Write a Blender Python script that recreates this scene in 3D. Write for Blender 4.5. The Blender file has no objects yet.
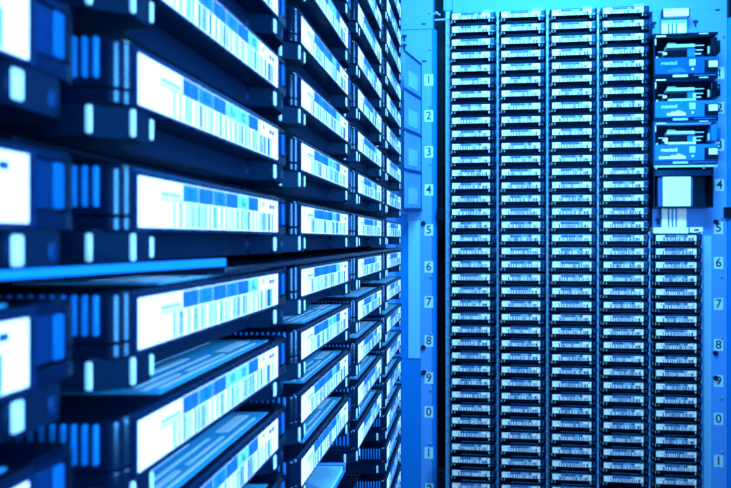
import bpy, bmesh, math, random
from mathutils import Vector, Matrix
random.seed(7)
S = bpy.context.scene
COL = S.collection

# ---------------------------------------------------------------- camera, world, lights, exposure
F = 503.0            # focal length in pixels of the 731 px frame
VX, VY = 475.0, 239.0
cam = bpy.data.cameras.new('camera')
cam.sensor_fit = 'HORIZONTAL'
cam.sensor_width = 36.0
cam.lens = F / 731 * 36
cam.shift_x = -(VX - 365.5) / 731
cam.shift_y = -(244 - VY) / 731
cam.clip_start = 0.004
cam.clip_end = 20
cam.dof.use_dof = True
cam.dof.focus_distance = 0.42
cam.dof.aperture_fstop = 17.0
cam_o = bpy.data.objects.new('camera', cam)
COL.objects.link(cam_o)
cam_o.rotation_euler = (math.pi / 2, 0, 0)
S.camera = cam_o

world = bpy.data.worlds.new('world')
S.world = world
world.use_nodes = True
bg = world.node_tree.nodes['Background']
bg.inputs['Color'].default_value = (0.04, 0.26, 1.0, 1)
bg.inputs['Strength'].default_value = 0.08

LC = (0.33, 0.63, 1.0)
def area(name, loc, target, sx, sy, power, color=LC):
    l = bpy.data.lights.new(name, 'AREA')
    l.shape = 'RECTANGLE'; l.size = sx; l.size_y = sy
    l.energy = power; l.color = color
    o = bpy.data.objects.new(name, l); COL.objects.link(o)
    o.location = loc
    d = Vector(target) - Vector(loc)
    o.rotation_euler = d.to_track_quat('-Z', 'Y').to_euler()
    return o
area('aisle_fill', (0.52, 0.19, 0.10), (-0.08, 0.34, 0.0), 0.14, 0.55, 9.5)  # added fill light out of view, keeps the near-wall labels bright along the aisle
area('rear_fill', (0.20, -0.20, 0.04), (-0.06, 0.25, 0.0), 0.09, 0.36, 4.6)  # added strip light behind the camera, for ribs and corner glints
area('cabinet_lamp', (0.14, 0.50, 0.76), (0.10, 1.10, 0.12), 0.50, 0.20, 18.0, (0.21, 0.76, 1.0))

S.view_settings.view_transform = 'Standard'
S.view_settings.look = 'None'
S.view_settings.gamma = 1.0
S.view_settings.use_curve_mapping = False
S.view_settings.exposure = 0.0

# ---------------------------------------------------------------- materials
def mat(name, col, rough=0.5, metal=0.0, spec=0.5, noise=0.0, nscale=60.0, coat=0.0, tint=None):
    m = bpy.data.materials.new(name); m.use_nodes = True
    nt = m.node_tree; b = nt.nodes['Principled BSDF']
    b.inputs['Base Color'].default_value = (*col, 1)
    b.inputs['Roughness'].default_value = rough
    b.inputs['Metallic'].default_value = metal
    b.inputs['Specular IOR Level'].default_value = spec
    b.inputs['Coat Weight'].default_value = coat
    if tint: b.inputs['Specular Tint'].default_value = (*tint, 1)
    if noise > 0:
        tc = nt.nodes.new('ShaderNodeTexCoord')
        n = nt.nodes.new('ShaderNodeTexNoise'); n.inputs['Scale'].default_value = nscale
        n.inputs['Detail'].default_value = 4
        mr = nt.nodes.new('ShaderNodeMapRange')
        mr.inputs['To Min'].default_value = max(0.03, rough - noise)
        mr.inputs['To Max'].default_value = min(1.0, rough + noise)
        nt.links.new(tc.outputs['Object'], n.inputs['Vector'])
        nt.links.new(n.outputs['Fac'], mr.inputs['Value'])
        nt.links.new(mr.outputs['Result'], b.inputs['Roughness'])
    return m
M = {
    'plastic': mat('dark_plastic', (0.0005, 0.005, 0.023), 0.22, tint=(0.15, 0.55, 1.0), spec=0.8, noise=0.04, nscale=400),
    'matte': mat('matte_dark_plastic', (0.0005, 0.006, 0.026), 0.5, tint=(0.06, 0.42, 1.0), spec=0.25, noise=0.06, nscale=400),
    'pale_cell': mat('label_pale_cell', (0.13, 0.48, 0.88), 0.55, spec=0.3),
    'plastic2': mat('dark_blue_plastic', (0.001, 0.014, 0.07), 0.28, tint=(0.06, 0.42, 1.0), noise=0.08, nscale=400),
    'black': mat('black_plastic', (0.0006, 0.003, 0.012), 0.45, tint=(0.06, 0.42, 1.0), noise=0.08, nscale=200),
    'rib': mat('grip_plastic', (0.002, 0.15, 0.52), 0.35, tint=(0.06, 0.42, 1.0), noise=0.05, nscale=300),
    'tab': mat('blue_insert', (0.0006, 0.018, 0.09), 0.3, tint=(0.06, 0.42, 1.0), noise=0.06, nscale=200),
    'strip': mat('tab_strip', (0.001, 0.085, 0.34), 0.4, spec=0.2, tint=(0.06, 0.42, 1.0), noise=0.05, nscale=300),
    'white': mat('label_white', (0.93, 0.96, 1.0), 0.55, spec=0.3, noise=0.05),
    'cyan': mat('label_blue', (0.0025, 0.165, 0.55), 0.55, spec=0.3),
    'cyan2': mat('label_deep_blue', (0.001, 0.095, 0.38), 0.55, spec=0.3),
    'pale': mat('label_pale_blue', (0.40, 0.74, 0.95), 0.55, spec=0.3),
    'bar': mat('barcode_ink', (0.002, 0.11, 0.36), 0.6, spec=0.3),
    'bar2': mat('barcode_ink_light', (0.028, 0.26, 0.66), 0.6, spec=0.3),
    'ink': mat('dark_ink', (0.002, 0.045, 0.16), 0.6, tint=(0.06, 0.42, 1.0), spec=0.3),
    'sticker': mat('top_sticker', (0.03, 0.42, 0.85), 0.35, tint=(0.06, 0.42, 1.0), noise=0.1),
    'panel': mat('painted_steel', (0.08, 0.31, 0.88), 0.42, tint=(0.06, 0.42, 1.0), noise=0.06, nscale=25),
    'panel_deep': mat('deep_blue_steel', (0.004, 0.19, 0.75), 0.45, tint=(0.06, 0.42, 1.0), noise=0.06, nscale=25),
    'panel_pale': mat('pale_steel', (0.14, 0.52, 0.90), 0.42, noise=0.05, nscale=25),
    'rail': mat('bright_rail_steel', (0.09, 0.38, 0.80), 0.35, noise=0.08, nscale=80),
    'rack': mat('rack_plastic', (0.0008, 0.004, 0.016), 0.5, tint=(0.06, 0.42, 1.0), noise=0.08, nscale=150),
    'shelf': mat('slot_steel', (0.008, 0.07, 0.24), 0.4, tint=(0.06, 0.42, 1.0), noise=0.08, nscale=150),
    'tray': mat('pale_tray_plastic', (0.16, 0.55, 0.88), 0.4, noise=0.05, nscale=80),
    'tray_blue': mat('blue_tray_plastic', (0.004, 0.15, 0.60), 0.4, noise=0.05, nscale=80),
    'drive': mat('drive_faceplate', (0.003, 0.10, 0.44), 0.4, tint=(0.06, 0.42, 1.0), noise=0.06, nscale=60),
    'drive2': mat('drive_faceplate_bright', (0.012, 0.20, 0.74), 0.4, tint=(0.06, 0.42, 1.0), noise=0.06, nscale=60),
    'metal': mat('bare_metal', (0.30, 0.60, 0.90), 0.3, metal=0.6, noise=0.08, nscale=100),
}

# ---------------------------------------------------------------- mesh helpers
class MB:
    """collects shapes, links them as one mesh object"""
    def __init__(s): s.bm = bmesh.new(); s.mats = []
    def mi(s, m):
        if m not in s.mats: s.mats.append(m)
        return s.mats.index(m)
    def box(s, x0, x1, y0, y1, z0, z1, m, bevel=0.0, seg=2, rot=None):
        vs = [s.bm.verts.new((x, y, z)) for z in (z0, z1) for (x, y) in ((x0, y0), (x1, y0), (x1, y1), (x0, y1))]
        fs = [(0, 3, 2, 1), (4, 5, 6, 7), (0, 1, 5, 4), (1, 2, 6, 5), (2, 3, 7, 6), (3, 0, 4, 7)]
        faces = [s.bm.faces.new([vs[i] for i in f]) for f in fs]
        k = s.mi(m)
        for f in faces: f.material_index = k
        if rot is not None:
            c = Vector(((x0+x1)/2, (y0+y1)/2, (z0+z1)/2))
            bmesh.ops.rotate(s.bm, verts=vs, cent=c, matrix=rot)
        if bevel > 0:
            es = list({e for f in faces for e in f.edges})
            r = bmesh.ops.bevel(s.bm, geom=es, offset=bevel, segments=seg, profile=0.5, affect='EDGES', material=-1)
            for f in r['faces']: f.material_index = k; f.smooth = True
        return s
    def prism(s, pts, z0, z1, m, bev_v=0.0, bev_h=0.0, seg=2):
        """plan outline (x, y) counter-clockwise, extruded from z0 to z1; bev_v rounds upright edges, bev_h the rims"""
        lo = [s.bm.verts.new((x, y, z0)) for x, y in pts]
        hi = [s.bm.verts.new((x, y, z1)) for x, y in pts]
        n = len(pts); k = s.mi(m)
        faces = [s.bm.faces.new(lo[::-1]), s.bm.faces.new(hi)]
        for i in range(n):
            j = (i + 1) % n
            faces.append(s.bm.faces.new((lo[i], lo[j], hi[j], hi[i])))
        for f in faces: f.material_index = k
        if bev_v > 0:
            es = [e for e in {e for f in faces for e in f.edges} if abs(e.verts[0].co.z - e.verts[1].co.z) > 1e-6]
            r = bmesh.ops.bevel(s.bm, geom=es, offset=bev_v, segments=seg, profile=0.5, affect='EDGES', material=-1)
            for f in r['faces']: f.material_index = k; f.smooth = True
        return s
    def cyl(s, x, z, y0, y1, r, m, n=16, r2=None):
        """cylinder along y"""
        r2 = r if r2 is None else r2
        a = [s.bm.verts.new((x + r*math.cos(2*math.pi*i/n), y0, z + r*math.sin(2*math.pi*i/n))) for i in range(n)]
        b = [s.bm.verts.new((x + r2*math.cos(2*math.pi*i/n), y1, z + r2*math.sin(2*math.pi*i/n))) for i in range(n)]
        k = s.mi(m)
        f = [s.bm.faces.new(a), s.bm.faces.new(b[::-1])]
        for i in range(n):
            j = (i+1) % n
            q = s.bm.faces.new((a[j], a[i], b[i], b[j])); q.smooth = True; f.append(q)
        for q in f: q.material_index = k
        return s
    def mesh(s, name):
        bmesh.ops.recalc_face_normals(s.bm, faces=s.bm.faces)
        me = bpy.data.meshes.new(name); s.bm.to_mesh(me); s.bm.free()
        for m in s.mats: me.materials.append(M[m])
        return me
    def build(s, name, parent=None, loc=None, rz=None):
        o = bpy.data.objects.new(name, s.mesh(name)); COL.objects.link(o)
        if parent is not None: o.parent = parent
        if loc is not None: o.location = loc
        if rz is not None: o.rotation_euler = (0, 0, rz)
        return o
def tag(o, label, cat, group=None):
    o['label'] = label; o['category'] = cat
    if group: o['group'] = group
    return o
def empty(name, loc, rz=0.0):
    o = bpy.data.objects.new(name, None); COL.objects.link(o)
    o.empty_display_size = 0.02
    o.location = loc; o.rotation_euler = (0, 0, rz)
    return o
def inst(name, me, parent, loc=None):
    o = bpy.data.objects.new(name, me); COL.objects.link(o); o.parent = parent
    if loc is not None: o.location = loc
    return o
def struct(o):
    o['kind'] = 'structure'; return o
def lettering(name, txt, size, m, parent, loc, off=0.0, bold=0.0):
    c = bpy.data.curves.new(name, 'FONT'); c.body = txt; c.size = size
    c.align_x = 'CENTER'; c.align_y = 'CENTER'; c.extrude = 0.0001; c.offset = bold
    c.materials.append(M[m])
    tmp = bpy.data.objects.new(name, c); COL.objects.link(tmp)
    dg = bpy.context.evaluated_depsgraph_get()
    me = bpy.data.meshes.new_from_object(tmp.evaluated_get(dg))
    bpy.data.objects.remove(tmp)
    o = bpy.data.objects.new(name, me); COL.objects.link(o)
    o.parent = parent; o.location = loc; o.rotation_euler = (math.pi/2, 0, 0)
    return o

# ---------------------------------------------------------------- measures of the library
W = 0.07866                  # left wall: label plane at x = -W
P = 0.110                    # column pitch
R = 0.02863                  # row pitch
Z0 = 0.0088                  # label centre height, left wall, row 0
BASE = -0.0145               # cartridge base below label centre
TH = math.atan2(0.0377, 0.4349)      # turn of the back wall
PU = 0.1091                  # column pitch of the back wall
P0 = Vector((-0.0501, 1.106, 0))     # label edge of the first back column
UD = Vector((math.cos(TH), -math.sin(TH), 0)); WD = Vector((math.sin(TH), math.cos(TH), 0))
ZT = 0.4887                  # label centre of the top back row
def bw(u, w, z): return P0 + UD*u + WD*w + Vector((0, 0, z))
def at(px, py, w):
    """point of the back wall plane, w behind the cartridge faces, on the sight line of a photo point -> (u, z)"""
    d = Vector(((px - VX)/F, 1, (VY - py)/F))
    t = (P0.dot(WD) + w) / d.dot(WD)
    p = d*t
    return (p - P0).dot(UD), p.z
PANEL = 0.053                # back panel lies this far behind the cartridge faces

# ---------------------------------------------------------------- the setting
def wall_piece(name, u0, u1, z0, z1, w0, w1, m, bevel=0.0):
    mb = MB(); hw, hz = (u1-u0)/2, (z1-z0)/2
    mb.box(-hw, hw, 0, w1-w0, -hz, hz, m, bevel)
    return struct(mb.build(name, None, bw((u0+u1)/2, w0, (z0+z1)/2), -TH))
ZLO, ZHI = -0.78, 0.78
uL = at(395, 0, PANEL)[0] - 0.06
uG = at(437, 0, PANEL)[0]
uR1 = at(652.5, 0, PANEL)[0]
uR2 = at(702.5, 0, PANEL)[0]
uE = at(727, 0, PANEL)[0]
zTop = ZT + 0.0081 + 0.010
zC5 = ZT - 17*R + 0.0081 + 0.003
# left strip in two welded sheets, lighter front lip and darker bent edge
zs = at(415, 29.5, PANEL)[1]
wall_piece('wall_back', uL, uG-0.012, ZLO, zs-0.0008, PANEL, PANEL+0.03, 'panel')
wall_piece('wall_back_upper', uL, at(433, 0, PANEL)[0], zs, ZHI, PANEL-0.0015, PANEL+0.03, 'panel')
mb = MB()
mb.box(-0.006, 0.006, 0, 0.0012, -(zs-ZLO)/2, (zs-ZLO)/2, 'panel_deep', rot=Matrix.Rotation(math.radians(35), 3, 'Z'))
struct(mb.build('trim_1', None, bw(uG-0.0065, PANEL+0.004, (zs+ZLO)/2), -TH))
wall_piece('wall_back_top', uG+0.017, uE, zTop, ZHI, PANEL, PANEL+0.03, 'panel')
wall_piece('wall_back_drive_side', uR1, uE, zC5, zTop-0.0003, PANEL, PANEL+0.03, 'panel')
wall_piece('wall_back_side', uR2, uE, ZLO, zC5-0.0003, PANEL, PANEL+0.03, 'panel')
# bent end of the side panel
mb = MB()
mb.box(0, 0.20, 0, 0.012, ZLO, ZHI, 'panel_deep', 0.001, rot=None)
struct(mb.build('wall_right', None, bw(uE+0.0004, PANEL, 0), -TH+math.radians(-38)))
# pit behind the racks
wall_piece('wall_back_pit', uL-0.05, uE, ZLO, ZHI, 0.135, 0.150, 'rack')
# side wall behind the near racks
mb = MB(); mb.box(-0.012, 0, 0, 1.62, ZLO, ZHI, 'rack')
struct(mb.build('wall_left', None, (-W-0.128, -0.45, 0)))
# raised light strips either side of the racks
def strip(name, px0, px1, py0, py1, w0, w1, m, bevel=0.0006):
    u0, z1 = at(px0, py0, w0); u1, z0 = at(px1, py1, w0)
    return wall_piece(name, u0, u1, z0, z1, w0, w1, m, bevel)
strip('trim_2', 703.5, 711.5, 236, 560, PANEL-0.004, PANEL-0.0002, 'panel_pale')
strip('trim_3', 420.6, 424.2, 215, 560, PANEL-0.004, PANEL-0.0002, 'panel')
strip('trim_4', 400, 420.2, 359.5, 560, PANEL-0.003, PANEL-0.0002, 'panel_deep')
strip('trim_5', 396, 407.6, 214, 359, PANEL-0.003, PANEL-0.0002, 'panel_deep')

# ---------------------------------------------------------------- tape cartridge
HW = 0.0515
HR = 0.0494
LX0, LX1 = -0.0460, 0.0367         # label left and right
DEP = 0.100
def cart_meshes():
    me = {}
    r = 0.0042
    def rounded(x0, x1, y0, y1, r, n=5, notch=False):
        pts = [(x1, y1), (x0, y1)]
        for i in range(n+1):
            a = math.pi + (math.pi/2)*i/n
            pts.append((x0 + r + r*math.cos(a), y0 + r + r*math.sin(a)))
        if notch: pts += [(0.0386, y0), (0.0386, 0.0018), (0.0454, 0.0018), (0.0454, y0)]
        for i in range(n+1):
            a = -math.pi/2 + (math.pi/2)*i/n
            pts.append((x1 - r + r*math.cos(a), y0 + r + r*math.sin(a)))
        return pts
    mb = MB()
    def shell(z0, z1, ins_t, ins_b, notch):
        # stack of outlines with softened top and bottom rims
        lv = []
        lv += [(z0, 0.0002), (z0 + 0.0002, 0), (z0 + 0.0005, 0)]
        if ins_t: lv += [(z1 - ins_t - 0.0006, 0), (z1 - ins_t, 0.00004), (z1 - ins_t*0.35, ins_t*0.35), (z1, ins_t)]
        else: lv += [(z1 - 0.0005, 0), (z1 - 0.0002, 0), (z1, 0.0002)]
        rings = []
        for z, i in lv:
            rings.append([mb.bm.verts.new((x, y, z)) for x, y in rounded(-HW+i, HR-i, i, DEP, r-i*0.5, notch=notch)])
        k = mb.mi('plastic')
        n = len(rings[0])
        for a, b in zip(rings, rings[1:]):
            for i in range(n):
                j = (i+1) % n
                f = mb.bm.faces.new((a[i], a[j], b[j], b[i])); f.material_index = k
                f.smooth = (2 <= i < 7) or (n-6 <= i < n-1)
        for f in (mb.bm.faces.new(rings[0][::-1]), mb.bm.faces.new(rings[-1])): f.material_index = k
    shell(0.0075, 0.0107, 0.0, 0.0, False)
    shell(0.0110, 0.0226, 0.0010, 0.0, True)
    mb.box(0.0384, 0.0456, 0.0003, 0.0022, 0.0206, 0.0220, 'plastic')
    # fine raised rim round the label
    for x0, x1, z0, z1 in ((LX0-0.0012, LX1+0.0012, 0.0206, 0.0213), (LX0-0.0012, LX1+0.0012, 0.0077, 0.0083),
                           (LX0-0.0012, LX0-0.0004, 0.0083, 0.0206), (LX1+0.0004, LX1+0.0012, 0.0083, 0.0206)):
        mb.box(x0, x1, -0.0005, 0.0008, z0, z1, 'plastic2')
    me['upper_shell'] = mb.mesh('upper_shell')
    # lower shell: two front feet with a hollow between them
    mb = MB()
    pl = [(HR, DEP), (-HW, DEP), (-HW, 0.0085), (-0.0472, 0.0002), (-0.0402, 0.0002), (-0.0382, 0.0095),
          (0.0310, 0.0095), (0.0335, 0.0002), (0.0440, 0.0002), (HR, 0.0050)]
    mb.prism(pl, 0.0, 0.0074, 'matte', bev_v=0.0010, seg=3)
    me['lower_shell'] = mb.mesh('lower_shell')
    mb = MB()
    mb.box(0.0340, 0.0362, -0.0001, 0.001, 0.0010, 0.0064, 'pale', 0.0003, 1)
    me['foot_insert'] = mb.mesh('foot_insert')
    mb = MB(); mb.box(0.0414, 0.0430, -0.0001, 0.001, 0.0014, 0.0050, 'rib', 0.0003, 1)  # lit chamfer of the right foot put into the colour, back wall
    me['glint_right'] = mb.mesh('edge_glint')
    mb = MB(); mb.box(0.0414, 0.0430, -0.0001, 0.001, 0.0014, 0.0050, 'tab', 0.0003, 1)  # same strip toned down, near wall cartridges show no glint here
    me['glint_right_near'] = mb.mesh('edge_glint')
    mb = MB(); mb.box(-0.0410, -0.0399, -0.0001, 0.001, 0.0012, 0.0062, 'pale', 0.0003, 1)  # pale strips on the left foot edges, glints put into the colour
    me['glint_inner'] = mb.mesh('edge_glint')
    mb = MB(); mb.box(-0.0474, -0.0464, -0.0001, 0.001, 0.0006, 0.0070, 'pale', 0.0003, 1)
    me['glint_outer'] = mb.mesh('edge_glint')
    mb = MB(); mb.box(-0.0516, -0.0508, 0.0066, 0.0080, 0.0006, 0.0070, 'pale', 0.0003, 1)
    me['glint_side'] = mb.mesh('edge_glint')
    # grip ribs on both sides
    for sx in (-1, 1):
        mb = MB()
        for i in range(11):
            y = 0.0048 + 0.0024*i
            e = HW if sx < 0 else HR
            x0, x1 = sorted((sx*(e-0.0003), sx*(e+0.0008)))
            mb.box(x0, x1, y, y+0.0011, 0.0128, 0.0219, 'rib', 0.0003, 1)
        me['grip_ribs' if sx < 0 else 'far'] = mb.mesh('grip_ribs')
    mb = MB(); mb.box(0.0387, 0.0453, 0.0008, 0.0017, 0.0112, 0.0203, 'tab', 0.0003, 1)
    mb.box(0.0427, 0.0451, 0.0001, 0.0009, 0.0114, 0.0201, 'strip', 0.0003, 1)
    me['lock_tab'] = mb.mesh('lock_tab')
    mb = MB(); z = 0.0226
    mb.box(-0.0320, 0.0367, 0.0036, 0.042, z, z+0.00025, 'sticker')
    for x0, x1, y0, y1, m in ((-0.028, 0.030, 0.0055, 0.0068, 'pale'), (-0.030, -0.014, 0.0085, 0.0105, 'pale'), (-0.010, 0.012, 0.0085, 0.0098, 'pale'),
                              (0.016, 0.033, 0.0095, 0.014, 'pale'), (-0.028, 0.010, 0.0125, 0.0137, 'pale'), (-0.028, 0.005, 0.017, 0.0195, 'pale'), (-0.028, 0.032, 0.024, 0.026, 'pale')):
        mb.box(x0, x1, y0, y1, z+0.0002, z+0.0004, m)
    me['top_sticker'] = mb.mesh('top_sticker')
    mb = MB(); mb.box(-0.0270, 0.0400, 0.0088, 0.0108, z, z+0.00025, 'sticker')
    me['back_sticker'] = mb.mesh('top_sticker')
    return me
def label_mesh(v, coarse=False):
    rnd = random.Random(100+v)
    mb = MB()
    x0, x1, z0, z1 = LX0, LX1, 0.0085, 0.0205
    L, H = x1-x0, z1-z0
    mb.box(x0, x1, -0.0003, 0.0006, z0, z1, 'white')
    e = -0.00042
    zt = z0 + H*0.60
    # coloured character cells
    tints = ['cyan', 'cyan2', 'cyan', 'cyan2', 'pale', 'cyan2']
    if v % 3 == 1: tints = ['cyan2', 'cyan', 'cyan2', 'pale', 'pale', 'cyan2']
    if v % 3 == 2: tints = ['cyan2', 'cyan', 'cyan2', 'cyan', 'cyan2', 'pale']
    cw = L*0.57/6
    for i, t in enumerate(tints):
        cx = x0 + L*0.215 + i*cw
        mb.box(cx, cx+cw*(0.985 if coarse else 0.955), e, 0, zt, z1-H*0.02, 'pale_cell' if t == 'pale' else t)
        # worn character on the cell
        im = 'bar' if t == 'pale' else 'cyan2' if t == 'cyan' else 'cyan'
        a = cx+cw*0.36; b = cx+cw*0.66; zz0 = zt+H*0.09; zz1 = z1-H*0.10
        mb.box(a, a+cw*0.09, e-0.00004, 0, zz0, zz1, im)
        if rnd.random() < 0.7: mb.box(a, b, e-0.00004, 0, zz1-H*0.04, zz1, im)
        if rnd.random() < 0.7: mb.box(a, b, e-0.00004, 0, zz0, zz0+H*0.04, im)
        if rnd.random() < 0.6: mb.box(b-cw*0.09, b, e-0.00004, 0, zz0, (zz0+zz1)/2 if rnd.random() < 0.5 else zz1, im)
    # faint small print at the left, media mark at the right
    for k in range(5):
        mb.box(x0+L*(0.105+0.02*k), x0+L*(0.119+0.02*k), e, 0, z1-H*0.33, z1-H*0.25, 'bar2')
    mb.box(x0+L*0.10, x0+L*0.21, e, 0, z1-H*0.41, z1-H*0.385, 'bar2')
    for k in range(2):
        mb.box(x0+L*(0.90+0.032*k), x0+L*(0.922+0.032*k), e, 0, z1-H*0.27, z1-H*0.15, 'ink')
    mb.box(x0+L*0.83, x0+L*0.845, e, 0, z1-H*0.22, z1-H*0.10, 'bar2')
    # bars
    x = x0 + L*0.165; n = 0
    while x < x0 + L*0.935:
        w = L*rnd.choice((0.006, 0.006, 0.011, 0.016, 0.010)) * (1.9 if coarse else 1)
        m = rnd.choice(('bar2', 'bar', 'bar', 'bar2') if not coarse else ('bar', 'bar', 'ink'))
        mb.box(x, min(x+w, x0+L*0.94), e, 0, z0+H*0.025, zt-H*0.03, m)
        x += w + L*rnd.choice((0.006, 0.010, 0.018, 0.027)) * (1.15 if coarse else 1)
    mb.box(x0+L*0.885, x0+L*0.905, e, 0, z0+H*0.025, zt-H*0.03, 'bar')
    return mb.mesh('barcode_label')
CM = cart_meshes()
LM = [label_mesh(v) for v in range(12)] + [label_mesh(v, True) for v in range(12, 24)]
proto = empty('tape_cartridge', (0, 0, 0))
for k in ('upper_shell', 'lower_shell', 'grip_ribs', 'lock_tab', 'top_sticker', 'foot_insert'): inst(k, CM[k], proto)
inst('barcode_label', LM[0], proto)
inst('grip_ribs', CM['far'], proto)
for k in ('glint_right', 'glint_inner', 'glint_outer', 'glint_side'): inst('edge_glint', CM[k], proto)
proto_kids = list(proto.children)
first = [True]
def cartridge(loc, rz, label, group, v, back=False):
    if first[0]:
        first[0] = False; o = proto; kids = proto_kids
    else:
        o = proto.copy(); COL.objects.link(o); kids = []
        for c in proto_kids:
            d = c.copy(); COL.objects.link(d); d.parent = o; kids.append(d)
    for c in kids:
        if c.name.startswith('barcode_label'): c.data = LM[v % len(LM)]
        if c.data in (CM['glint_right'], CM['glint_right_near']): c.data = CM['glint_right' if back else 'glint_right_near']
        if c.name.startswith('top_sticker'): c.data = CM['back_sticker' if back else 'top_sticker']
    o.location = loc; o.rotation_euler = (0, 0, rz)
    tag(o, label, 'tape cartridge', group)
    return o
ORD = ['top', 'second', 'third', 'fourth', 'fifth', 'sixth', 'seventh', 'eighth', 'ninth', 'tenth', 'eleventh', 'twelfth', 'thirteenth', 'fourteenth',
       'fifteenth', 'sixteenth', 'seventeenth', 'eighteenth', 'nineteenth', 'twentieth', 'twenty-first', 'twenty-second', 'twenty-third', 'twenty-fourth',
       'twenty-fifth', 'twenty-sixth', 'twenty-seventh', 'twenty-eighth', 'twenty-ninth', 'thirtieth', 'thirty-first', 'thirty-second', 'thirty-third',
       'thirty-fourth', 'thirty-fifth', 'thirty-sixth', 'thirty-seventh']

# ---- near wall
COLS = [(-1, -1, 2, 'nearest column, cut off by the picture edge'),
        (0, -3, 4, 'first whole column from the left'),
        (1, -5, 4, 'second whole column from the left'),
        (2, -7, 5, 'third whole column from the left'),
        (3, -9, 9, 'last column beside the blue panel')]
CNAME = {-1: 'blurred tape cartridge, {} one in the near-wall column cut off by the left edge',
         0: 'large tape cartridge, {} in the first whole column of the near wall',
         1: 'dark tape cartridge, {} in the second whole column of the near wall',
         2: 'dark tape cartridge, {} in the third whole column of the near wall',
         3: 'small dark tape cartridge, {} in the near wall column beside the blue panel'}
EMPTY_SHELVES = {1: [5], 2: [6, 7, 8]}
uc = -LX0                                     # label edge to cartridge centre
shelf_l = MB().box(-P/2+0.0016, P/2-0.0016, 0.022, 0.118, -0.0015, -0.0002, 'rack', 0.0003, 1).mesh('slot_shelf')
for i, k0, k1, _ in COLS:
    yc = 0.1171 + P*i + uc - (0.0015 if i < 0 else 0)
    n = k1 - k0
    ks = list(range(k0, k1+1))
    for k in ks:
        if i == -1: word = ['topmost', 'second', 'third', 'lowest'][k-k0]
        else: word = ORD[k-k0] if k != k1 else 'lowest'
        if word == 'top': word = 'topmost'
        z = Z0 - R*k + BASE
        cartridge((-W, yc, z), math.pi/2, CNAME[i].format(word if word in ('topmost', 'lowest') else word + ' down'), 'tape cartridges along the near wall', (k*5+i*3) % 12)
    rk = empty('tape_rack', (-W, yc, Z0 - R*(k1+1) + BASE), math.pi/2)
    tag(rk, {-1: 'dark slot rack holding the blurred cartridges at the left edge', 0: 'dark slot rack holding the first whole column of cartridges',
             1: 'dark slot rack of the second whole column, pale tray at its bottom', 2: 'dark slot rack of the third whole column, empty slots at its bottom',
             3: 'dark slot rack of the near wall column beside the blue panel'}[i], 'tape rack', 'slot racks of the near wall')
    zb = rk.location.z
    zlo = Z0 - R*(k1+1+len(EMPTY_SHELVES.get(i, []))) + BASE - zb; zhi = Z0 - R*(k0-1) + BASE - zb
    MB().box(-P/2+0.0002, P/2-0.0002, 0.119, 0.123, zlo, zhi, 'rack').build('back_plate', rk)
    for sgn in (-1, 1):
        MB().box(sgn*(P/2-0.0009)-0.0006, sgn*(P/2-0.0009)+0.0006, 0.034, 0.1188, zlo, zhi, 'rack').build('rail', rk)
    for k in ks + EMPTY_SHELVES.get(i, []):
        inst('slot_shelf', shelf_l, rk, (0, 0, Z0 - R*k + BASE - zb))

# pale tray in the empty slot under the second whole column
yc = 0.1171 + P + uc
t = empty('slot_tray', (-W, yc, Z0 - R*5 + BASE), math.pi/2)
tag(t, 'pale blue plastic tray in the empty slot below the second column', 'tray')
MB().box(-0.049, 0.049, 0.004, 0.100, 0.0, 0.0020, 'tray_blue', 0.0005, 1).build('base', t)
MB().prism([(0.014, 0.005), (0.0455, 0.005), (0.0455, 0.036), (0.034, 0.036)], 0.0020, 0.0050, 'tray', 0.0006).build('pad', t)
MB().prism([(-0.045, 0.010), (0.000, 0.010), (0.017, 0.036), (-0.045, 0.036)], 0.0020, 0.0050, 'tray', 0.0006).build('pad', t)
MB().box(0.0465, 0.049, 0.004, 0.100, 0.0020, 0.0060, 'tray_blue', 0.0005, 1).build('side_lip', t)

# seam plates between the upper and the lower block of the near wall
def seam(name, label, y0, y1, z0, z1, x1, m):
    o = MB().box(-0.034, x1, 0, y1-y0, 0, z1-z0, m, 0.0003, 1).build(name, None, (-W, y0, z0))
    return tag(o, label, 'metal strip')
zS = Z0 + BASE
mb = MB()
ya, yb = 0.030, 0.1565
za = lambda y: -0.0052 - 0.0008*(y-0.0833)/0.0756
zc = lambda y: -0.0067 - 0.0018*(y-0.0833)/0.0756
vs = [[mb.bm.verts.new((x, y, z)) for y, z in ((ya, zc(ya)), (yb, zc(yb)), (yb, za(yb)), (ya, za(ya)))] for x in (0.0004, 0.0012)]
k = mb.mi('panel_deep')
for f in (vs[0], vs[1][::-1]): mb.bm.faces.new(f).material_index = k
for i in range(4):
    mb.bm.faces.new((vs[0][(i+1) % 4], vs[0][i], vs[1][i], vs[1][(i+1) % 4])).material_index = k
tag(mb.build('seam_plate', None, (-W, 0, 0)), 'bright metal strip running level across the blurred near cartridges', 'metal strip')
seam('seam_plate', 'dark metal strip running level above the middle cartridges to the corner', 0.1552, 0.538, zS-0.0053, zS-0.0034, 0.0018, 'plastic')

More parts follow.
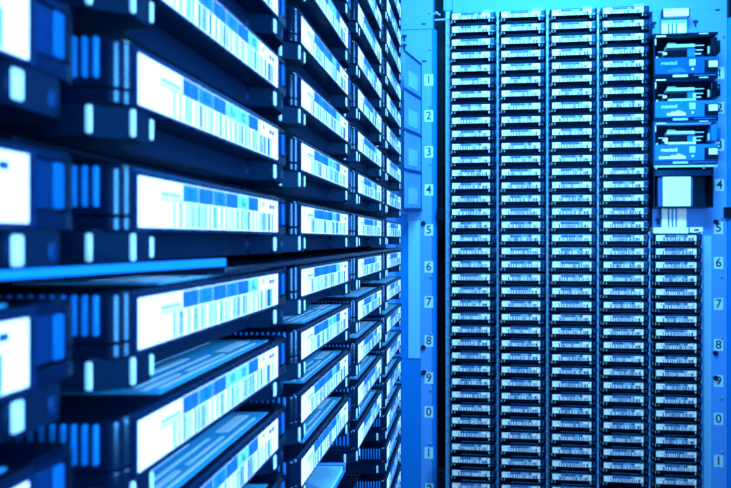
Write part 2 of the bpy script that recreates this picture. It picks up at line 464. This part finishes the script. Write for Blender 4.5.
# ---- back wall
BN = {0: 'small tape cartridge, {} row of the back-wall column by the dark gap',
      1: 'small tape cartridge, {} row of the second back-wall column from the gap',
      2: 'small tape cartridge, {} row of the middle back-wall column',
      3: 'small tape cartridge, {} row of the back-wall column left of the drives',
      4: 'small tape cartridge, {} row in the short column under the tape drives'}
shelf_b = MB().box(-PU/2+0.004, PU/2-0.004, 0.012, 0.118, -0.0015, -0.0002, 'shelf', 0.0003, 1).mesh('slot_shelf')
RN = {0: 'steel slot rack of the back-wall column by the dark gap', 1: 'steel slot rack of the second back-wall column from the gap',
      2: 'steel slot rack of the middle back-wall column', 3: 'steel slot rack of the back-wall column left of the drives',
      4: 'short steel slot rack under the tape drives'}
for j in range(5):
    rows = range(17, 36) if j == 4 else range(0, 36 if j == 3 else 37)
    for q, r in enumerate(rows):
        z = ZT - R*r + BASE
        p = bw(PU*j + uc, 0, z)
        cartridge(p, -TH, BN[j].format(ORD[q]), 'tape cartridges in the back wall columns', 12 + (r*7 + j*5) % 12, True)
    zb = ZT - R*(rows[-1]+1) + BASE
    rk = empty('tape_rack', bw(PU*j + uc, 0, zb), -TH)
    tag(rk, RN[j], 'tape rack', 'slot racks of the back wall')
    ztop = ZT - R*rows[0] + 0.0081 + 0.006 - zb
    ul = LX0 - 0.0098
    wid = 0.0048 if j == 0 else 0.0024
    if j == 0: ul -= 0.0024
    mb = MB()
    zlo = -0.10
    mb.box(ul-wid, ul+wid, 0.016, 0.022, zlo, ztop+ (0.006 if j == 0 else 0), 'rail', 0.0006, 1)
    rail = mb.build('rail', rk)
    # little catch on the rail at each row
    mb = MB()
    for r in rows:
        zz = ZT - R*r + BASE - zb
        mb.box(ul-0.0012, ul+0.0012, 0.0145, 0.0165, zz+0.0015, zz+0.0045, 'metal', 0.0003, 1)
        mb.box(ul-0.0010, ul+0.0010, 0.0150, 0.0165, zz+0.0150, zz+0.0165, 'black')
    mb.build('catch', rail)
    if j == 4:
        ur = ul + PU + 0.0015
        MB().box(ur-0.002, ur+0.002, 0.020, 0.0525, zlo, ztop, 'rail', 0.0004, 1).build('rail', rk)
    MB().box(-PU/2+0.0005, PU/2-0.0005, 0.120, 0.124, zlo, ztop, 'rack').build('back_plate', rk)
    for r in rows: inst('slot_shelf', shelf_b, rk, (0, 0, ZT - R*r + BASE - zb))

# top caps over the back columns
for j in range(4):
    o = MB().box(-0.046, 0.046, 0, 0.05, 0, 0.0035, 'panel', 0.0008).build('rack_cap', None, bw(PU*j+uc, 0.020, ZT+0.0081+0.0035), -TH)
    MB().box(0.020, 0.042, -0.002, 0.002, 0.0005, 0.009, 'panel_pale', 0.0006, 1).build('lug', o)
    tag(o, 'blue steel cap over ' + ['the back-wall column by the dark gap', 'the second back-wall column from the gap', 'the middle back-wall column', 'the back-wall column left of the drives'][j], 'cap', 'caps over the back racks')

# ---------------------------------------------------------------- number stickers
def stick(px, py, w, dig, side, pw=8.6, ph=11.5):
    u, z = at(px, py, w)
    s = (P0.dot(WD)+w)/F
    o = MB().box(-pw*s/2, pw*s/2, -0.0003, 0, -ph*s/2, ph*s/2, 'pale').build('number_sticker', None, bw(u, w, z), -TH)
    lettering('numeral', dig, 0.0262, 'ink', o, (0, -0.0005, 0), bold=0.0004)
    return o
names = ['1', '2', '3', '4', '5', '6', '7', '8', '9', '0', '1']
lw = {0: 'upper 1', 10: 'lower 1'}
Ly = [80, 116, 152, 190, 230, 267, 302, 341, 378, 412, 453]
Ry = [73, 108, 145, 185, 228, 263, 304, 345, 381, 419, 461]
for q, dg in enumerate(names):
    nm = lw.get(q, dg)
    tag(stick(428.8, Ly[q], PANEL-0.0002, dg, 'L'), f'pale number sticker reading {nm} on the strip by the near wall', 'sticker', 'number stickers on the strip by the near wall')
    tag(stick(719.5 if q < 4 else 718.5, Ry[q], PANEL-0.0002, dg, 'R'), f'pale number sticker reading {nm} on the strip right of the drives', 'sticker', 'number stickers on the strip right of the drives')
tag(stick(429.5, 489, PANEL-0.0002, '2', 'L'), 'pale number sticker cut by the bottom edge beside the dark gap', 'sticker', 'number stickers on the strip by the near wall')

# ---------------------------------------------------------------- left panel fittings
def screw(px, py, w, label, r=2.6):
    u, z = at(px, py, w); s = (P0.dot(WD)+w)/F
    o = MB().cyl(0, 0, -0.005, 0, r*s*0.8, 'black', 18, r2=r*s).build('screw', None, bw(u, w, z), -TH)
    MB().box(-r*s*0.5, r*s*0.5, -0.0055, -0.0048, -0.0005, 0.0005, 'shelf').build('slot', o)
    return tag(o, label, 'screw', 'black screws on the blue panels')
screw(423.4, 223.5, PANEL-0.004, 'black screw head at the upper corner of the pale plate')
screw(423.4, 347.5, PANEL-0.004, 'black screw head at the lower corner of the pale plate')
screw(423.8, 372.5, PANEL-0.004, 'black screw head beside the number 9, below the pale plate')
screw(716, 222, PANEL, 'black screw head above the right number 5')
screw(715.5, 353, PANEL, 'black screw head below the right number 8')
screw(715.6, 377.8, PANEL, 'black screw head above the right number 9')
def plate(name, px0, py0, px1, py1, w0, w1, m, label, cat, bevel=0.0005, group=None):
    u0, z1 = at(px0, py0, w0); u1, z0 = at(px1, py1, w0)
    o = MB().box(-(u1-u0)/2, (u1-u0)/2, 0, w1-w0, -(z1-z0)/2, (z1-z0)/2, m, bevel).build(name, None, bw((u0+u1)/2, w0, (z0+z1)/2), -TH)
    if label: tag(o, label, cat, group)
    return o
plate('cover_plate', 408, 221, 420.2, 358.5, PANEL-0.006, PANEL, 'panel_pale', 'pale upright cover plate beside the near wall', 'plate')
plate('clip', 436.5, 208, 444.5, 219.5, PANEL-0.010, PANEL+0.012, 'black', 'black square clip bridging the dark gap by the racks', 'clip')
o = plate('clip', 724.8, 207, 733, 218, PANEL-0.008, PANEL, 'black', 'black square clip at the right edge beside the number strip', 'clip')
plate('bracket', 443.5, -12, 452, 10.5, PANEL-0.02, PANEL, 'panel', 'blue steel bracket above the first back rack', 'bracket')
plate('bracket', 728.6, -20, 740, 15, PANEL-0.010, PANEL, 'black', 'black bracket in the top right corner', 'bracket')
# small slots and hooks
def hook(px, py, w, label, m='ink'):
    u, z = at(px, py, w); s = (P0.dot(WD)+w)/F
    o = MB().box(-2.2*s, 2.2*s, -0.004, 0, 0.4*s, 2.2*s, m, 0.0004, 1).build('hook', None, bw(u, w, z), -TH)
    MB().box(-0.9*s, 0.9*s, -0.003, 0, -3.5*s, 0.35*s, m, 0.0003, 1).build('stem', o)
    return tag(o, label, 'hook', 'dark T hooks on the panels')
hook(695.2, 23, PANEL, 'dark T hook on the panel right of the top stripe card')
hook(653.6, 24.5, PANEL, 'dark T hook on the panel left of the top stripe card')
hook(657.5, 221, PANEL, 'dark T hook left of the lower stripe card')
hook(404.5, 37.5, PANEL-0.0015, 'upper dark T hook beside the near wall')
hook(404.5, 46.5, PANEL-0.0015, 'lower dark T hook beside the near wall')
def dash(px, py, w, label):
    u, z = at(px, py, w); s = (P0.dot(WD)+w)/F
    o = MB().box(-2.1*s, 2.1*s, -0.0015, 0, -0.8*s, 0.8*s, 'ink', 0.0003, 1).build('plug', None, bw(u, w, z), -TH)
    return tag(o, label, 'plug', 'small dark plugs on the panels')
dash(424, 24, PANEL-0.0015, 'small dark slot plug high on the left panel')
dash(424.2, 61.2, PANEL, 'small dark slot plug above the left number 1')
dash(717.5, 10, PANEL, 'small dark slot plug in the top right panel')
def stud(px, py, w, label):
    u, z = at(px, py, w); s = (P0.dot(WD)+w)/F
    o = MB().cyl(0, 0, -0.003, 0, 1.0*s, 'metal', 14, r2=1.5*s).build('stud', None, bw(u, w, z), -TH)
    MB().cyl(0, 0, -0.0036, -0.0030, 0.6*s, 'ink', 12).build('hole', o)
    return tag(o, label, 'stud', 'small metal studs on the panels')
for px, py, w, lb in ((429.5, 13, PANEL-0.0015, 'small metal stud by the dark opening at the top'), (430, 49.5, PANEL, 'small metal stud above the left number 1'),
                      (430.5, 106.5, PANEL, 'small metal stud above the left number 2'), (430.5, 164.5, PANEL, 'small metal stud below the left number 3'),
                      (431, 277, PANEL, 'small metal stud below the left number 6'), (431, 334, PANEL, 'small metal stud above the left number 8'),
                      (430.6, 390, PANEL, 'small metal stud below the left number 9'), (430.4, 444, PANEL, 'small metal stud above the lower left number 1'),
                      (723.5, 37, PANEL, 'small metal stud at the top right of the first drive'), (722, 218, PANEL, 'small metal stud between the right numbers 4 and 5'),
                      (721.5, 277, PANEL, 'small metal stud below the right number 6'), (721.5, 338, PANEL, 'small metal stud above the right number 8'),
                      (721.8, 398, PANEL, 'small metal stud below the right number 9'), (722, 452, PANEL, 'small metal stud above the lower right number 1')):
    stud(px, py, w, lb)
# cable end hanging in the dark opening
u, z = at(438, 14, PANEL+0.01)
o = MB().box(-0.007, 0.007, -0.004, 0.004, -0.002, 0.002, 'metal', 0.0008, 2, rot=Matrix.Rotation(math.radians(40), 3, 'Y')).build('connector', None, bw(u, PANEL+0.01, z), -TH)
MB().box(-0.0155, -0.0045, -0.001, 0.001, 0.001, 0.003, 'metal', 0.0004, 1, rot=Matrix.Rotation(math.radians(30), 3, 'Y')).build('pin', o)
tag(o, 'small bright connector in the dark opening at the top', 'connector')
plate('crossbar', 434.5, 19.1, 444.5, 20.0, PANEL-0.001, PANEL+0.004, 'metal', 'thin bright bar crossing the dark opening at the top', 'bar')
plate('foot_block', 437.5, 471, 445.4, 500, 0.010, 0.030, 'black', 'black block at the foot of the dark gap', 'block')

# ---------------------------------------------------------------- hinged covers in the corner
fd = Vector((0.2485, 1.0, 0.0577))
def flap(y0a, y0b, label, lower):
    # spine stands on the back panel at photo column 421; the sheet comes out of the wall toward the near racks
    w = PANEL
    u, zt = at(421, y0a, w); _, zb = at(421, y0b, w)
    e = bw(u, w-0.0005, 0)
    run = 0.100
    root = empty('hinged_cover', (e.x, e.y, zb), math.atan2(-fd.x, fd.y) * 1.0)
    tag(root, label, 'cover', 'blue hinged covers in the corner')
    H = zt - zb
    sl = fd.z
    def sheet(y0, y1, z0, z1, x0, x1, m, name, par=root):
        mb = MB()
        vs = []
        for x in (x0, x1):
            vs.append([mb.bm.verts.new((x, y, z + sl*y)) for y, z in ((y0, z0), (y1, z0), (y1, z1), (y0, z1))])
        k = mb.mi(m)
        a, b = vs
        for f in ((a[0], a[1], a[2], a[3]), (b[3], b[2], b[1], b[0])): mb.bm.faces.new(f).material_index = k
        for i in range(4):
            j = (i+1) % 4
            mb.bm.faces.new((a[j], a[i], b[i], b[j])).material_index = k
        return mb.build(name, par)
    p = sheet(-run, -0.003, 0.003, H-0.003, -0.0008, 0.0008, 'panel', 'panel')
    sheet(-0.078, -0.028, H*0.12, H*0.55, 0.0008, 0.0016, 'panel_pale', 'window', p)
    sheet(-run, -0.001, H-0.003, H, -0.0030, 0.0030, 'ink', 'top_rim')
    sheet(-0.003, 0.0, 0, H-0.003, -0.0020, 0.0020, 'ink', 'spine')
    sheet(-run, -0.003, 0.0, 0.003, -0.0012, 0.0012, 'cyan2', 'bottom_rim')
    if lower: sheet(-run, 0.0, -0.005, -0.0002, -0.003, 0.003, 'ink', 'foot_rail')
flap(64, 98.5, 'topmost blue hinged cover beside the number 1', False)
flap(99, 135.5, 'second blue hinged cover beside the number 2', False)
flap(136, 172.5, 'third blue hinged cover beside the number 3', False)
flap(173, 209, 'lowest blue hinged cover beside the number 4', True)

# ---------------------------------------------------------------- tape drives
def drive(i):
    dy = 43.6*i
    w0 = 0.004
    u0, z1 = at(653.5, 33.5+dy, w0); u1, z0 = at(718.5, 76.6+dy, w0)
    wd, ht = u1-u0, z1-z0
    root = empty('tape_drive', bw((u0+u1)/2, w0, z0), -TH)
    tag(root, ['dark tape drive at the top of the right column', 'tape drive between the two other drives, blue front plate', 'brightest tape drive, lowest of three, above the white panel'][i], 'tape drive', 'tape drives in the right column')
    sx = wd/65.0; sz = ht/43.1
    def X(px): return (px-653.5)*sx - wd/2
    def Z(py): return ht - (py-33.5)*sz
    def bx(name, a, b, c, d, y0, y1, m, bev=0.0005, par=root, rot=None):
        return MB().box(X(a), X(c), y0, y1, Z(d), Z(b), m, bev, 1, rot).build(name, par)
    cage = 'black' if i == 0 else ('plastic2' if i == 1 else 'shelf')
    # cage: open box
    mb = MB()
    mb.box(X(653.5), X(718.5), 0.044, 0.0485, Z(76.6), Z(33.5), 'black')
    mb.box(X(653.5), X(655), 0, 0.0440, Z(76.6), Z(33.5), cage)
    mb.box(X(655), X(718.5), 0.002, 0.0440, Z(35.6), Z(33.5), cage)
    mb.box(X(655), X(718.5), 0.002, 0.0440, Z(76.6), Z(73.2), cage)
    mb.build('chassis', root)
    # loader mechanism
    bx('top_bar', 655.2, 35.8, 712, 37.8, 0.003, 0.012, 'black' if i == 0 else ('plastic2', 'plastic2', 'panel')[i])
    bx('latch_bracket', 656, 35.9, 666, 37.2, -0.001, 0.0028, 'white')
    bx('latch_arm', 655.4, 37.9, 656.8, 44, 0.004, 0.010, 'white')
    car = bx('carriage', 668, 43.6, 696, 46.6, 0.006, 0.030, 'pale')
    for q in range(4):
        MB().cyl(X(669.5+2.2*q), Z(42.5), 0.008, 0.014, 0.0016, 'metal', 10).build('roller', car)
    bx('carriage_front', 672, 48.5, 689, 55, 0.012, 0.030, 'plastic')
    bx('guide_plate', 689.2, 47, 697, 55.5, 0.010, 0.020, 'drive2')
    if i > 0:
        bx('lower_rail', 669, 54.4, 697, 56.6, 0.005, 0.011, 'pale' if i == 1 else 'white')
        bx('post', 694, 49.5, 697, 54.2, 0.004, 0.009, 'pale')
        if i == 2: bx('post', 665.5, 50, 668.5, 56, 0.004, 0.009, 'white')
    bx('small_lever', 664, 51, 668, 53.4, 0.006, 0.012, 'white')
    bx('small_lever', 660, 49, 666, 50.2, 0.012, 0.016, 'metal')
    bx('side_guide', 657, 55, 659, 57, 0.006, 0.012, 'pale')
    for a, b, c, d in ((697, 44.2, 706, 45), (698, 48.6, 705, 49.5), (696, 52, 703, 53.2)):
        bx('wire', a, b, c, d, 0.010, 0.012, 'pale', 0.0002)
    bx('spring', 709.6, 46, 711, 53, 0.008, 0.012, 'pale', 0.0003)
    bx('motor_cover', 711.5, 38.5, 717.8, 54, 0.001, 0.030, ('black', 'plastic', 'drive2')[i], 0.0012)
    bx('side_arm', 718.55, 41, 721.5, 53, 0.004, 0.030, ('black', 'plastic', 'drive')[i], 0.0015)
    bx('gear_tag', 699.5, 34.4, 708.5, 35.5, 0.0008, 0.0019, 'pale', 0.0001)
    # front plate with its print, mark and button
    fp = bx('front_plate', 655.1, 57.2, 718.3, 73, 0.0, 0.006, ('drive', 'drive2', 'drive2')[i], 0.0006)
    bx('knob', 661.5, 55.2, 664, 57.1, 0.001, 0.006, 'ink', 0.0003)
    lettering('lettering', 'maxtatl', 0.0112, 'tray' if i == 0 else 'pale' if i == 1 else 'white', fp, (X(669.3), -0.0003, Z(62.4)), bold=0.0003)
    mb = MB()
    mm = ('cyan', 'white', 'white')[i]
    mb.box(X(667 if i < 2 else 659), X(686), -0.0004, 0.0001, Z(71.2), Z(68.8), mm)
    mb.box(X(671), X(684), -0.0004, 0.0001, Z(68.75), Z(67.6), mm)
    mb.box(X(677), X(681), -0.0004, 0.0001, Z(67.55), Z(66.4), mm)
    mb.build('print_block', fp)
    bx('square_mark', 689.5, 59.3, 695.5, 65.4, -0.0006, 0.0001, 'pale', 0.0, fp)
    MB().cyl(X(692.8), Z(68.8), -0.0010, 0.0001, 1.2*sx, 'white', 12).build('lamp_dot', fp)
    b = bx('eject_button', 704.5, 60.8, 718.0, 72.2, -0.002, -0.0001, 'black', 0.0006, fp)
    b2 = MB().box(X(708.3), X(717), -0.0042, -0.0021, Z(67.8), Z(61.8), 'white', 0.0006).build('button_cap', b)
    # tray edge under the plate
    bx('tray_lip', 673, 74.0, 688, 76.0, -0.001, 0.0018, 'pale' if i else 'white', 0.0003)
    bx('tray_edge', 694, 74.2, 716, 75.2, 0.000, 0.0018, 'cyan', 0.0003)
    return root
for i in range(3): drive(i)

# open bay with a white panel
w0 = 0.010
u0, z1 = at(653.5, 164.8, w0); u1, z0 = at(713.5, 207.2, w0)
root = empty('open_bay', bw((u0+u1)/2, w0, z0), -TH); wd, ht = u1-u0, z1-z0
tag(root, 'dark open bay with a tall white panel under the drives', 'bay')
X = lambda px: (px-653.5)*wd/60 - wd/2
Zf = lambda py: ht - (py-164.8)*ht/42.4
mb = MB()
mb.box(X(653.5), X(713.5), 0.038, 0.0425, 0, ht, 'black')
mb.box(X(653.5), X(654.5), 0, 0.038, 0, ht, 'black')
mb.box(X(712.5), X(713.5), 0, 0.038, 0, ht, 'black')
mb.box(X(654.5), X(712.5), 0, 0.038, 0, 0.0022, 'black')
mb.box(X(654.5), X(712.5), 0, 0.038, ht-0.0022, ht, 'black')
mb.build('casing', root)
MB().box(X(663.3), X(691.3), 0.002, 0.010, 0.0024, Zf(176.8), 'white', 0.0008).build('white_panel', root)
MB().box(X(658.8), X(663.1), 0.006, 0.016, 0.0024, Zf(176.8), 'cyan2', 0.0006).build('panel_edge', root)
MB().box(X(691.5), X(694), 0.006, 0.016, 0.0024, Zf(176.8), 'cyan2', 0.0006).build('panel_edge', root)
MB().box(X(655), X(712), 0.001, 0.018, Zf(176), Zf(170.2), 'plastic2', 0.0006).build('lintel', root)
rl = MB().box(X(653.6), X(717), -0.004, -0.0002, Zf(167.8), Zf(165.8), 'pale', 0.0006).build('rail', root)
for px in (655.5, 703, 714): MB().box(X(px)-0.002, X(px)+0.002, -0.006, -0.0041, Zf(169.6), Zf(166.2), 'metal', 0.0006).build('clip', rl)

# stripe cards above the drives and under the bay
def stripe_card(py0, top_h, label, flip):
    w = 0.034
    h = 26.0
    u0, z1 = at(661.5, py0, w); u1, z0 = at(687.0, py0+h, w)
    root = empty('stripe_card', bw((u0+u1)/2, w, z0), -TH); wd, ht = u1-u0, z1-z0
    tag(root, label, 'target card', 'white stripe cards above and below the drives')
    MB().box(-wd/2, wd/2, 0, 0.0188, 0, ht, 'panel_pale', 0.0005).build('backing', root)
    y0, y1 = (0.0, ht*0.52) if not flip else (ht*0.05, ht*0.98)
    mb = MB(); mb.box(-wd/2+0.001, wd/2-0.002, -0.0006, -0.0001, y0+0.0005, y1, 'white')
    for fx in (0.24, 0.39, 0.54):
        mb.box(-wd/2+wd*fx, -wd/2+wd*(fx+0.075), -0.0009, -0.0005, y0+0.0005, y1, 'bar2')
    mb.build('stripes', root)
    if not flip:
        MB().box(-wd/2+0.002, wd/2+0.001, -0.010, -0.0002, ht*0.72, ht*1.0, 'white', 0.0008).build('white_bar', root)
        MB().box(-wd/2-0.001, -wd/2+0.0018, -0.010, -0.0002, ht*0.72, ht*1.0, 'ink', 0.0004).build('end_stop', root)
        MB().box(wd/2+0.0012, wd/2+0.0035, -0.009, -0.0002, ht*0.70, ht*1.0, 'ink', 0.0004).build('end_stop', root)
    return root
stripe_card(11.0, 8, 'white striped card on the panel above the top drive', False)
stripe_card(208.4, 8, 'white striped card under the open bay', True)
plate('white_block', 653.4, 227.6, 688.5, 233.4, 0.016, 0.0525, 'white', 'white block lying along the top of the short column', 'block')
o = plate('tag_plate', 690, 227.2, 703, 232.8, 0.040, 0.0528, 'white', 'white tag with a dark mark right of the white block', 'tag')
MB().box(-0.005, 0.005, -0.0006, -0.0001, -0.002, 0.002, 'ink').build('mark', o)
